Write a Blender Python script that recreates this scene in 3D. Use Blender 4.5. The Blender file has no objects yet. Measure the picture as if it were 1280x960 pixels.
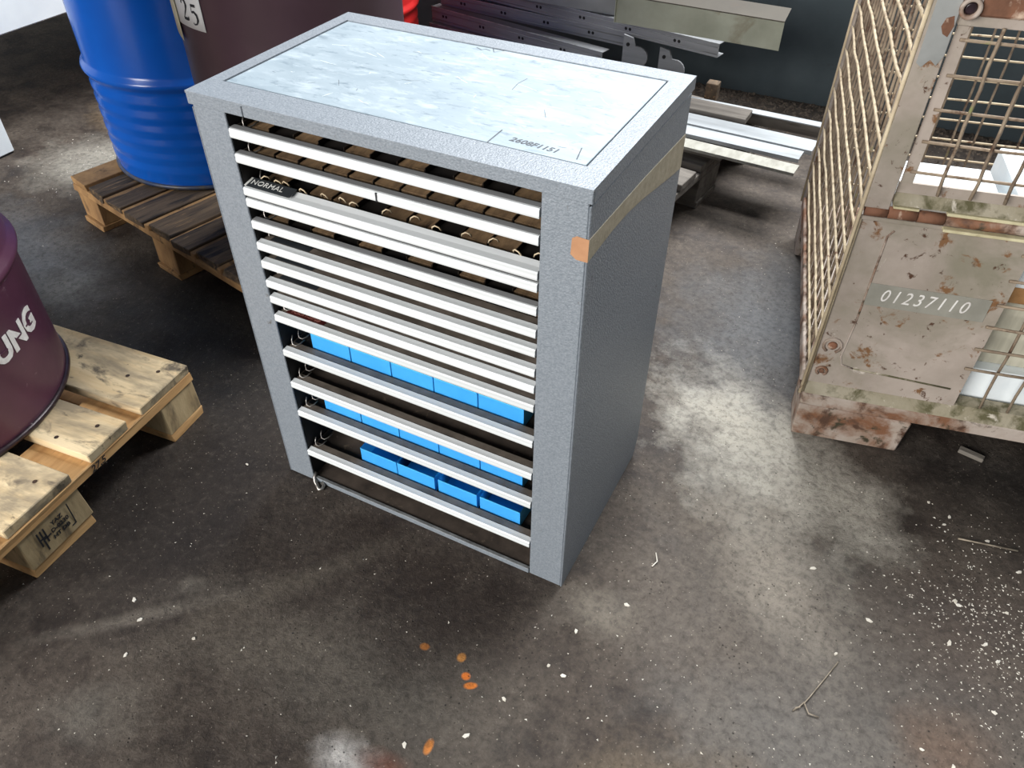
import bpy, bmesh, math, random
from mathutils import Matrix, Vector
random.seed(7)
S = bpy.context.scene
COL = S.collection

# ------------------------------------------------------------------ camera
cam_d = bpy.data.cameras.new('camera'); cam = bpy.data.objects.new('camera', cam_d); COL.objects.link(cam)
Rr = ((0.8895128828, 0.4568913430, 0.0041390826), (0.3086852358, -0.5942451069, -0.7426884799), (-0.3368683074, 0.6619086445, -0.6696242900))
CP = Vector((0.91214931, -0.77659848, 1.24165719))
m = Matrix.Identity(4)
for i in range(3):
    m[i][0] = Rr[0][i]; m[i][1] = -Rr[1][i]; m[i][2] = -Rr[2][i]; m[i][3] = CP[i]
cam.matrix_world = m
cam_d.sensor_width = 36.0; cam_d.lens = 990.348 / 1280 * 36.0
cam_d.clip_start = 0.02
S.camera = cam

# ------------------------------------------------------------------ world, window and fill lamps, exposure
W = bpy.data.worlds.new('world'); S.world = W; W.use_nodes = True
bg = W.node_tree.nodes['Background']; bg.inputs[0].default_value = (0.76, 0.88, 1.0, 1); bg.inputs[1].default_value = 0.15

def area(name, loc, target, sx, sy, power, col=(1, 1, 1)):
    l = bpy.data.lights.new(name, 'AREA'); l.shape = 'RECTANGLE'; l.size = sx; l.size_y = sy; l.energy = power; l.color = col
    o = bpy.data.objects.new(name, l); COL.objects.link(o); o.location = loc
    o.rotation_euler = (Vector(target) - Vector(loc)).to_track_quat('-Z', 'Y').to_euler()
    return o
area('window_light_back', (0.7, 3.2, 3.9), (0.6, 0.2, 0.0), 3.4, 1.8, 350, (0.98, 0.99, 1.0))
area('fill_light_front', (-1.2, -5.0, 2.4), (0.2, 0.2, 0.4), 4.0, 2.2, 350, (1.0, 0.97, 0.93))  # added fill lamp behind the camera, brightens the front faces
S.view_settings.view_transform = 'Standard'; S.view_settings.look = 'None'
S.view_settings.exposure = 0.55; S.view_settings.gamma = 1.0; S.view_settings.use_curve_mapping = False

# ------------------------------------------------------------------ helpers
def lin(c):
    return tuple(((v / 255) / 12.92 if v / 255 <= 0.04045 else ((v / 255 + 0.055) / 1.055) ** 2.4) for v in c) + (1.0,)

def rampmix(nt, fac, a, b):
    n = nt.nodes.new('ShaderNodeMix'); n.data_type = 'RGBA'
    nt.links.new(fac, n.inputs[0])
    for s, v in ((n.inputs[6], a), (n.inputs[7], b)):
        if isinstance(v, tuple): s.default_value = v
        else: nt.links.new(v, s)
    return n.outputs[2]

def noise(nt, vec, scale, detail=4.0, rough=0.55, dist=0.0):
    n = nt.nodes.new('ShaderNodeTexNoise'); n.inputs['Scale'].default_value = scale; n.inputs['Detail'].default_value = detail
    n.inputs['Roughness'].default_value = rough; n.inputs['Distortion'].default_value = dist
    nt.links.new(vec, n.inputs['Vector']); return n.outputs['Fac']

def mrange(nt, v, a, b, c=0.0, d=1.0):
    n = nt.nodes.new('ShaderNodeMapRange'); n.inputs[1].default_value = a; n.inputs[2].default_value = b
    n.inputs[3].default_value = c; n.inputs[4].default_value = d; nt.links.new(v, n.inputs[0]); return n.outputs[0]

def mathn(nt, op, a, b=None):
    n = nt.nodes.new('ShaderNodeMath'); n.operation = op
    for i, v in enumerate((a, b)):
        if v is None: continue
        if isinstance(v, (int, float)): n.inputs[i].default_value = v
        else: nt.links.new(v, n.inputs[i])
    return n.outputs[0]

def coords(nt, stretch=(1, 1, 1), rnd=True):
    tc = nt.nodes.new('ShaderNodeTexCoord'); mp = nt.nodes.new('ShaderNodeMapping')
    mp.inputs['Scale'].default_value = stretch; nt.links.new(tc.outputs['Object'], mp.inputs[0])
    if rnd:
        oi = nt.nodes.new('ShaderNodeObjectInfo'); v = nt.nodes.new('ShaderNodeVectorMath'); v.operation = 'SCALE'
        v.inputs[0].default_value = (17.0, 31.0, 11.0); nt.links.new(oi.outputs['Random'], v.inputs['Scale'])
        nt.links.new(v.outputs[0], mp.inputs['Location'])
    return mp.outputs[0]

def new_mat(name):
    mt = bpy.data.materials.new(name); mt.use_nodes = True
    return mt, mt.node_tree, mt.node_tree.nodes['Principled BSDF']

def mk(name, c1, c2=None, scale=6.0, rough=0.5, metal=0.0, bump=0.0, bscale=60.0, stretch=(1, 1, 1), spots=(), sst=None, rvar=0.0, spec=None, lo=0.35, hi=0.65, tint=0.0):
    """procedural paint/wood/metal: two-tone noise, optional spots (colour, scale, lo, hi) and bump"""
    mt, nt, bs = new_mat(name)
    v = coords(nt, stretch); c1 = lin(c1); c2 = lin(c2) if c2 else c1
    f = noise(nt, v, scale, 6.0, 0.6)
    col = rampmix(nt, mrange(nt, f, lo, hi), c1, c2)
    vs_ = coords(nt, sst) if sst else v
    for (sc, ss, a, b) in spots:
        s = noise(nt, vs_, ss, 5.0, 0.65, 0.4)
        col = rampmix(nt, mrange(nt, s, a, b), col, lin(sc))
    if tint:
        oi = nt.nodes.new('ShaderNodeObjectInfo'); hs = nt.nodes.new('ShaderNodeHueSaturation')
        nt.links.new(mrange(nt, oi.outputs['Random'], 0, 1, 1 - tint, 1 + tint), hs.inputs['Value']); nt.links.new(col, hs.inputs['Color']); col = hs.outputs[0]
    nt.links.new(col, bs.inputs['Base Color'])
    bs.inputs['Metallic'].default_value = metal
    if rvar:
        r = noise(nt, v, scale * 2.3, 4.0); nt.links.new(mrange(nt, r, 0.3, 0.7, rough - rvar, rough + rvar), bs.inputs['Roughness'])
    else: bs.inputs['Roughness'].default_value = rough
    if spec is not None: bs.inputs['Specular IOR Level'].default_value = spec
    if bump:
        h = noise(nt, v, bscale, 3.0, 0.5); bn = nt.nodes.new('ShaderNodeBump'); bn.inputs['Strength'].default_value = bump; bn.inputs['Distance'].default_value = 0.002
        nt.links.new(h, bn.inputs['Height']); nt.links.new(bn.outputs[0], bs.inputs['Normal'])
    return mt

def mesh_of(bm, name, smooth=False):
    bmesh.ops.recalc_face_normals(bm, faces=bm.faces)
    me = bpy.data.meshes.new(name); bm.to_mesh(me); bm.free()
    if smooth:
        for p in me.polygons: p.use_smooth = True
    return me

def link(name, me, mat=None, parent=None, loc=(0, 0, 0), rot=(0, 0, 0), kind=None):
    o = bpy.data.objects.new(name, me); COL.objects.link(o); o.location = loc; o.rotation_euler = rot
    if me is not None and mat is not None and len(me.materials) == 0: me.materials.append(mat)
    if parent is not None: o.parent = parent
    if kind: o['kind'] = kind
    return o

def tag(o, label, cat, group=None):
    o['label'] = label; o['category'] = cat
    if group: o['group'] = group
    return o

def thing(name, label, cat, loc=(0, 0, 0), rotz=0.0, group=None):
    o = link(name, None, None, None, loc, (0, 0, rotz)); o.empty_display_size = 0.05
    return tag(o, label, cat, group)

def add_box(bm, x0, x1, y0, y1, z0, z1):
    vs = [bm.verts.new((x, y, z)) for z in (z0, z1) for y in (y0, y1) for x in (x0, x1)]
    for f in ((0, 2, 3, 1), (4, 5, 7, 6), (0, 1, 5, 4), (1, 3, 7, 5), (3, 2, 6, 7), (2, 0, 4, 6)):
        bm.faces.new([vs[i] for i in f])
    return vs

def box(name, x0, x1, y0, y1, z0, z1, mat, parent=None, bev=0.0, kind=None, seg=1, jit=0.0):
    cx, cy = (x0 + x1) / 2, (y0 + y1) / 2
    bm = bmesh.new(); vs = add_box(bm, x0 - cx, x1 - cx, y0 - cy, y1 - cy, 0, z1 - z0)
    if jit:
        for v in vs: v.co += Vector((random.uniform(-jit, jit), random.uniform(-jit, jit), random.uniform(-jit, 0) * 0.3))
    if bev: bmesh.ops.bevel(bm, geom=bm.edges[:], offset=bev, segments=seg, affect='EDGES', profile=0.5)
    return link(name, mesh_of(bm, name), mat, parent, (cx, cy, z0), kind=kind)

def prism(name, poly, axis, a, b, mat, parent=None, bev=0.0, smooth=False, kind=None):
    """extrude a 2D polygon along an axis: 'x' (poly=y,z), 'y' (poly=x,z), 'z' (poly=x,y)"""
    def P(p, t):
        return {'x': (t, p[0], p[1]), 'y': (p[0], t, p[1]), 'z': (p[0], p[1], t)}[axis]
    bm = bmesh.new()
    A = [bm.verts.new(P(p, a)) for p in poly]; B = [bm.verts.new(P(p, b)) for p in poly]
    bm.faces.new(A); bm.faces.new(B[::-1]); n = len(poly)
    for i in range(n): bm.faces.new((A[i], A[(i + 1) % n], B[(i + 1) % n], B[i]))
    if bev: bmesh.ops.bevel(bm, geom=bm.edges[:], offset=bev, segments=1, affect='EDGES')
    return link(name, mesh_of(bm, name, smooth), mat, parent, kind=kind)

def tube_mesh(name, pts, r, n=6, radii=None):
    bm = bmesh.new(); pts = [Vector(p) for p in pts]; rings = []
    for i, p in enumerate(pts):
        d = (pts[min(i + 1, len(pts) - 1)] - pts[max(i - 1, 0)]).normalized()
        u = d.orthogonal().normalized() if i == 0 else (u - d * u.dot(d)).normalized()
        w = d.cross(u); rr = radii[i] if radii else r
        rings.append([bm.verts.new(p + (u * math.cos(t * 2 * math.pi / n) + w * math.sin(t * 2 * math.pi / n)) * rr) for t in range(n)])
    for a, b in zip(rings, rings[1:]):
        for k in range(n): bm.faces.new((a[k], a[(k + 1) % n], b[(k + 1) % n], b[k]))
    bm.faces.new(rings[0][::-1]); bm.faces.new(rings[-1])
    return mesh_of(bm, name, True)

def tube(name, pts, r, mat, parent=None, n=6, radii=None, kind=None):
    return link(name, tube_mesh(name, pts, r, n, radii), mat, parent, kind=kind)

def lathe(name, prof, mat, parent=None, n=64, loc=(0, 0, 0), caps=True):
    bm = bmesh.new(); rings = []
    for (r, z) in prof:
        rings.append([bm.verts.new((r * math.cos(2 * math.pi * k / n), r * math.sin(2 * math.pi * k / n), z)) for k in range(n)])
    for a, b in zip(rings, rings[1:]):
        for k in range(n): bm.faces.new((a[k], a[(k + 1) % n], b[(k + 1) % n], b[k]))
    if caps: bm.faces.new(rings[0][::-1]); bm.faces.new(rings[-1])
    me = mesh_of(bm, name, True)
    if caps:
        for p in me.polygons:
            if len(p.vertices) > 4: p.use_smooth = False
    return link(name, me, mat, parent, loc)

def text_mesh(body, size, extrude=0.0004, shear=0.0, spacing=1.0, bold=0.0):
    cu = bpy.data.curves.new('t', 'FONT'); cu.body = body; cu.size = size; cu.extrude = extrude; cu.shear = shear; cu.space_character = spacing; cu.offset = bold
    cu.align_x = 'CENTER'; cu.align_y = 'CENTER'; cu.resolution_u = 3
    o = bpy.data.objects.new('t', cu); COL.objects.link(o)
    bpy.context.view_layer.update()
    me = bpy.data.meshes.new_from_object(o.evaluated_get(bpy.context.evaluated_depsgraph_get()))
    bpy.data.objects.remove(o); bpy.data.curves.remove(cu); return me

def basis(o, x, y, z):
    """local orientation from three axis vectors"""
    mm = Matrix((x, y, z)).transposed().to_4x4(); mm.translation = o.location; o.matrix_local = mm

def stroke(bm, pts, z=0.0):
    """flat pen stroke: pts = (x, y, half width)"""
    L, Rt = [], []
    for i, (x, y, w) in enumerate(pts):
        a = pts[max(i - 1, 0)]; b = pts[min(i + 1, len(pts) - 1)]
        dx, dy = b[0] - a[0], b[1] - a[1]; d = math.hypot(dx, dy) or 1
        L.append(bm.verts.new((x - dy / d * w, y + dx / d * w, z))); Rt.append(bm.verts.new((x + dy / d * w, y - dx / d * w, z)))
    for i in range(len(pts) - 1): bm.faces.new((L[i], L[i + 1], Rt[i + 1], Rt[i]))

# ------------------------------------------------------------------ materials
M = {}
M['hammer'] = mk('hammered_grey_paint', (142, 149, 157), (122, 130, 138), 300, 0.45, 0.15, 0.5, 380, spots=[((92, 88, 84), 30, 0.68, 0.76)])
M['hammer_side'] = M['hammer']
M['inset'] = mk('galvanised_plate', (152, 166, 175), (138, 153, 163), 9, 0.56, 0.12, 0.05, 150, (1, 2.5, 1), spots=[((176, 188, 196), 20, 0.52, 0.74), ((108, 124, 136), 30, 0.56, 0.74), ((70, 78, 86), 90, 0.66, 0.76)], rvar=0.06)
M['alu'] = mk('aluminium_profile', (224, 228, 230), (208, 212, 213), 30, 0.45, 0.08, 0.03, 120, (0.05, 1, 1), spots=[((170, 164, 154), 60, 0.72, 0.80)])
M['alu_grey'] = mk('grey_slope_strip', (150, 151, 152), (132, 133, 134), 30, 0.5, 0.1, 0.03, 120, (0.05, 1, 1))
M['alu_edge'] = mk('rail_bright_edge', (205, 210, 212), (150, 152, 152), 40, 0.4, 0.7)
M['tray'] = mk('dark_tray_steel', (84, 74, 66), (56, 49, 44), 20, 0.6, 0.1, 0.2, 90, spots=[((120, 106, 90), 50, 0.62, 0.72)])
M['ledge'] = mk('tray_ledge_steel', (128, 118, 108), (96, 88, 80), 25, 0.55, 0.3)
M['inner'] = mk('inside_dark_paint', (34, 33, 34), (22, 22, 22), 12, 0.65)
M['brown'] = mk('brown_compartment', (150, 122, 90), (112, 90, 66), 30, 0.75, 0, 0.3, 90, (3, 1, 1), spots=[((60, 46, 34), 18, 0.60, 0.72)], tint=0.25)
M['dark_hole'] = mk('dark_slot_plate', (40, 34, 30), (24, 21, 19), 30, 0.7, 0, 0.2, 90)  # near-black plates put in for the dark gaps between pads
M['fin'] = mk('divider_steel', (70, 62, 54), (44, 38, 34), 40, 0.5, 0.4)
M['steel'] = mk('worn_steel', (190, 186, 180), (140, 136, 130), 60, 0.35, 0.9)
M['blue_bin'] = mk('blue_bin_plastic', (92, 204, 254), (84, 196, 250), 14, 0.45, 0, 0.08, 160)
M['tape'] = mk('beige_masking_tape', (178, 168, 146), (160, 150, 128), 60, 0.75, 0, 0.2, 200)
M['tape_end'] = mk('orange_tape_end', (180, 134, 98), (168, 122, 88), 40, 0.7)
M['ink'] = mk('black_ink', (34, 36, 40), (46, 48, 54), 60, 0.7)
M['pencil'] = mk('grey_marker', (64, 70, 78), (88, 94, 100), 120, 0.7)
M['white_paint'] = mk('white_stencil_paint', (232, 230, 226), (205, 200, 196), 60, 0.6)
M['black_label'] = mk('black_label_plastic', (52, 56, 60), (42, 46, 50), 30, 0.45)
M['red_label'] = mk('dark_red_label', (78, 24, 20), (60, 18, 16), 30, 0.5)
M['label_text'] = mk('label_white_text', (225, 226, 222), (200, 200, 196), 40, 0.6)
M['red_text'] = mk('label_faint_text', (170, 112, 100), (140, 90, 80), 40, 0.6)

M['maroon'] = mk('maroon_drum_paint', (92, 54, 74), (76, 44, 62), 5, 0.40, 0, 0.05, 30, spots=[((134, 108, 120), 42, 0.66, 0.74), ((205, 196, 200), 64, 0.71, 0.75)], rvar=0.08)
M['darkmaroon'] = mk('dark_maroon_drum_paint', (78, 58, 66), (68, 49, 57), 5, 0.42, 0, 0.05, 30, spots=[((110, 80, 88), 60, 0.72, 0.78)])
M['blue'] = mk('blue_drum_paint', (8, 96, 200), (6, 86, 186), 4, 0.22, 0, 0.04, 24, spots=[((150, 190, 235), 60, 0.73, 0.76)])
M['red'] = mk('red_drum_paint', (190, 38, 36), (170, 30, 30), 5, 0.4)
M['rim'] = mk('worn_black_rim', (60, 44, 50), (32, 24, 28), 50, 0.32, 0.2, spots=[((190, 184, 182), 40, 0.64, 0.72)])
M['bluerim'] = mk('worn_blue_rim', (44, 66, 104), (96, 92, 88), 30, 0.4, 0.2)

M['wood'] = mk('pale_pine', (224, 204, 166), (200, 174, 132), 5, 0.72, 0, 0.35, 50, (0.7, 6, 6), spots=[((150, 136, 112), 7, 0.47, 0.62), ((104, 94, 80), 15, 0.56, 0.68), ((70, 62, 54), 26, 0.63, 0.70)], sst=(0.6, 1.3, 1.3), tint=0.08)
M['woodend'] = mk('pale_pine_edge', (222, 178, 122), (196, 150, 98), 8, 0.72, 0, 0.35, 60, (6, 0.8, 6), spots=[((120, 92, 62), 12, 0.62, 0.74)], tint=0.08)
M['woodblock'] = mk('pine_block', (206, 182, 140), (170, 146, 108), 9, 0.78, 0, 0.4, 60, (3, 3, 1), spots=[((118, 104, 82), 9, 0.52, 0.68)], tint=0.08)
M['oldwood'] = mk('dark_aged_wood', (104, 86, 66), (66, 54, 42), 6, 0.8, 0, 0.5, 50, (6, 0.7, 6), spots=[((40, 33, 28), 8, 0.50, 0.64), ((166, 130, 88), 14, 0.60, 0.72)], tint=0.3)
M['oldblock'] = mk('aged_block_wood', (172, 134, 88), (128, 96, 62), 8, 0.8, 0, 0.5, 50, (2, 2, 1), spots=[((70, 54, 40), 10, 0.58, 0.7)], tint=0.15)
M['greywood'] = mk('weathered_grey_wood', (118, 112, 104), (84, 78, 72), 6, 0.8, 0, 0.5, 50, (0.7, 6, 6), spots=[((50, 46, 42), 9, 0.58, 0.72)], tint=0.12)
M['nail'] = mk('rusty_nail', (84, 66, 56), (54, 44, 38), 60, 0.6, 0.4)

M['cage'] = mk('pinkish_grey_cage_paint', (174, 162, 152), (152, 141, 130), 8, 0.6, 0.05, 0.25, 80,
    spots=[((134, 128, 112), 5, 0.48, 0.68), ((122, 88, 58), 22, 0.60, 0.66), ((78, 52, 36), 44, 0.62, 0.68), ((204, 194, 184), 24, 0.66, 0.74)])
M['cage_rust'] = mk('rusty_cage_paint', (178, 166, 156), (146, 128, 112), 9, 0.7, 0.05, 0.5, 90,
    spots=[((122, 84, 60), 9, 0.46, 0.60), ((80, 56, 42), 18, 0.53, 0.64), ((60, 54, 38), 26, 0.58, 0.67)])
M['cage_moss'] = mk('mossy_cage_ledge', (162, 154, 136), (128, 120, 96), 9, 0.85, 0, 0.6, 120, spots=[((86, 82, 56), 16, 0.50, 0.62), ((196, 188, 174), 30, 0.62, 0.72)])
M['rust'] = mk('brown_rust', (140, 96, 72), (96, 66, 50), 14, 0.8, 0.1, 0.5, 90, spots=[((200, 176, 156), 18, 0.55, 0.66), ((70, 48, 38), 30, 0.60, 0.68)])
M['brass'] = mk('yellowed_hinge_edge', (214, 206, 170), (188, 178, 142), 30, 0.6, 0.1, 0.3, 160, spots=[((120, 104, 76), 40, 0.60, 0.72)])
M['wire'] = mk('pale_wire', (206, 190, 160), (176, 158, 130), 20, 0.6, 0.05, 0.3, 160, spots=[((116, 84, 60), 28, 0.60, 0.70)], tint=0.08)  # pale tone also paints light from above on the horizontal wires
M['wire_dark'] = mk('rusty_brown_wire', (150, 134, 114), (112, 96, 80), 24, 0.7, 0.05, 0.3, 160, spots=[((84, 62, 46), 30, 0.54, 0.66), ((120, 124, 76), 18, 0.64, 0.72)], tint=0.1)
M['greypaint'] = mk('bare_grey_paint', (170, 172, 170), (150, 152, 150), 10, 0.35, 0.3)
M['plate'] = mk('grey_number_plate', (152, 150, 140), (136, 134, 124), 20, 0.6, 0.1, 0.2, 90, spots=[((110, 98, 74), 30, 0.64, 0.72)])
M['foam'] = mk('white_foam_board', (240, 246, 248), (228, 236, 240), 12, 0.7, 0, 0.1, 120)
M['cardboard'] = mk('pale_corrugated_sheet', (196, 192, 174), (180, 176, 158), 10, 0.7, 0, 0.2, 60, (8, 1, 1))
M['slat'] = mk('brown_chipboard', (186, 142, 94), (160, 116, 72), 40, 0.8, 0, 0.4, 120, spots=[((112, 80, 50), 60, 0.60, 0.7)])

M['machine'] = mk('white_machine_paint', (224, 232, 234), (214, 222, 226), 6, 0.4)
M['railsteel'] = mk('dark_grey_rail_steel', (140, 142, 144), (116, 118, 120), 8, 0.5, 0.25, 0.1, 60, (0.3, 3, 3), spots=[((160, 156, 148), 20, 0.66, 0.78)])
M['railblack'] = mk('black_hole_paint', (14, 14, 15), (10, 10, 10), 10, 0.8)
M['greysheet'] = mk('light_grey_sheet', (138, 140, 138), (124, 126, 124), 8, 0.5, 0.2, 0.1, 40)
M['greensheet'] = mk('greenish_beige_sheet', (150, 152, 136), (128, 130, 114), 6, 0.55, 0.1, 0.15, 40, spots=[((104, 92, 70), 8, 0.58, 0.74)])
M['brownsheet'] = mk('brown_stained_sheet', (66, 60, 49), (54, 48, 38), 6, 0.7, 0.05, 0.2, 40, spots=[((64, 54, 42), 9, 0.56, 0.7)])
M['whitebar'] = mk('white_aluminium_bar', (192, 197, 200), (164, 169, 172), 8, 0.4, 0.3, 0.05, 60, (0.5, 3, 3), spots=[((150, 148, 142), 12, 0.62, 0.74)])
M['dirtybar'] = mk('dirty_white_bar', (168, 167, 157), (140, 138, 128), 14, 0.6, 0.1, 0.2, 60, (3, 1, 1), spots=[((120, 116, 104), 16, 0.60, 0.72)])
M['wall'] = mk('dark_blue_grey_wall', (78, 89, 94), (66, 77, 82), 5, 0.8, 0, 0.2, 40, spots=[((60, 62, 62), 6, 0.62, 0.80), ((200, 206, 206), 70, 0.735, 0.76)])
M['flake'] = mk('white_paint_flake', (232, 228, 218), (205, 198, 184), 60, 0.8)
M['chip'] = mk('dark_rubble_chip', (120, 106, 92), (64, 56, 50), 60, 0.85, tint=0.3)
M['twig'] = mk('dull_wire', (170, 158, 140), (120, 110, 96), 60, 0.6, 0.3)
M['paper'] = mk('white_paper', (236, 238, 236), (226, 228, 226), 8, 0.75)
M['cream'] = mk('cream_tape', (238, 230, 192), (228, 220, 184), 8, 0.7)

def floor_material():
    mt, nt, bs = new_mat('oily_concrete')
    v = coords(nt, rnd=False)
    big = noise(nt, v, 2.3, 6, 0.6, 0.3); mid = noise(nt, v, 9.0, 8, 0.68, 0.2); fine = noise(nt, v, 75.0, 6, 0.72); grit = noise(nt, v, 330.0, 3, 0.6)
    col = rampmix(nt, mrange(nt, big, 0.35, 0.68), lin((54, 45, 40)), lin((82, 73, 65)))
    col = rampmix(nt, mrange(nt, mid, 0.42, 0.72), col, lin((98, 89, 80)))
    col = rampmix(nt, mrange(nt, mid, 0.46, 0.30, 0.0, 0.8), col, lin((42, 36, 33)))
    # worn, dusty, oily and stained patches, some carrying painted glare and cast shadow: x, y, rx, ry, rotation, colour, strength
    warp = nt.nodes.new('ShaderNodeTexNoise'); warp.inputs['Scale'].default_value = 7.0; warp.inputs['Detail'].default_value = 7.0; warp.inputs['Roughness'].default_value = 0.7; nt.links.new(v, warp.inputs['Vector'])
    def patch(col, x, y, rx, ry, rot, c, st, wob=0.5, soft=0.2):
        a = nt.nodes.new('ShaderNodeVectorMath'); a.operation = 'SUBTRACT'; nt.links.new(v, a.inputs[0]); a.inputs[1].default_value = (x, y, 0)
        r = nt.nodes.new('ShaderNodeVectorRotate'); r.rotation_type = 'Z_AXIS'; r.inputs['Angle'].default_value = -rot; nt.links.new(a.outputs[0], r.inputs[0])
        d = nt.nodes.new('ShaderNodeVectorMath'); d.operation = 'DIVIDE'; nt.links.new(r.outputs[0], d.inputs[0]); d.inputs[1].default_value = (rx, ry, 1)
        w = nt.nodes.new('ShaderNodeVectorMath'); w.operation = 'MULTIPLY_ADD'; nt.links.new(warp.outputs['Color'], w.inputs[0]); w.inputs[1].default_value = (2 * wob, 2 * wob, 0)
        nt.links.new(d.outputs[0], w.inputs[2])
        s = nt.nodes.new('ShaderNodeVectorMath'); s.operation = 'SUBTRACT'; nt.links.new(w.outputs[0], s.inputs[0]); s.inputs[1].default_value = (wob, wob, 0)
        l = nt.nodes.new('ShaderNodeVectorMath'); l.operation = 'LENGTH'; nt.links.new(s.outputs[0], l.inputs[0])
        f = mrange(nt, l.outputs['Value'], 1.0, soft, 0.0, st)
        return rampmix(nt, f, col, lin(c))
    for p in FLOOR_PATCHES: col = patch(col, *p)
    g2 = noise(nt, v, 64.0, 8, 0.78, 0.3)
    col = rampmix(nt, mrange(nt, g2, 0.34, 0.54, 0.55, 0.0), col, lin((20, 16, 14)))
    col = rampmix(nt, mrange(nt, g2, 0.56, 0.76, 0.0, 0.22), col, lin((170, 160, 146)))
    vo = nt.nodes.new('ShaderNodeTexVoronoi'); vo.inputs['Scale'].default_value = 95.0; nt.links.new(v, vo.inputs['Vector'])
    pit = mathn(nt, 'MULTIPLY', mrange(nt, vo.outputs['Distance'], 0.20, 0.08), mrange(nt, mid, 0.50, 0.58))
    col = rampmix(nt, mathn(nt, 'MULTIPLY', pit, 0.8), col, lin((22, 18, 16)))
    spk = noise(nt, v, 210.0, 2, 0.5)
    col = rampmix(nt, mrange(nt, spk, 0.69, 0.75, 0, 0.85), col, lin((172, 162, 148)))
    nt.links.new(col, bs.inputs['Base Color'])
    nt.links.new(mrange(nt, mid, 0.3, 0.7, 0.50, 0.78), bs.inputs['Roughness'])
    bs.inputs['Specular IOR Level'].default_value = 0.35
    h = mathn(nt, 'SUBTRACT', mathn(nt, 'ADD', mathn(nt, 'MULTIPLY', g2, 0.6), mathn(nt, 'MULTIPLY', mid, 1.2)), mathn(nt, 'MULTIPLY', pit, 0.25))
    bn = nt.nodes.new('ShaderNodeBump'); bn.inputs['Strength'].default_value = 0.8; bn.inputs['Distance'].default_value = 0.005
    nt.links.new(h, bn.inputs['Height']); nt.links.new(bn.outputs[0], bs.inputs['Normal'])
    return mt

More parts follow.
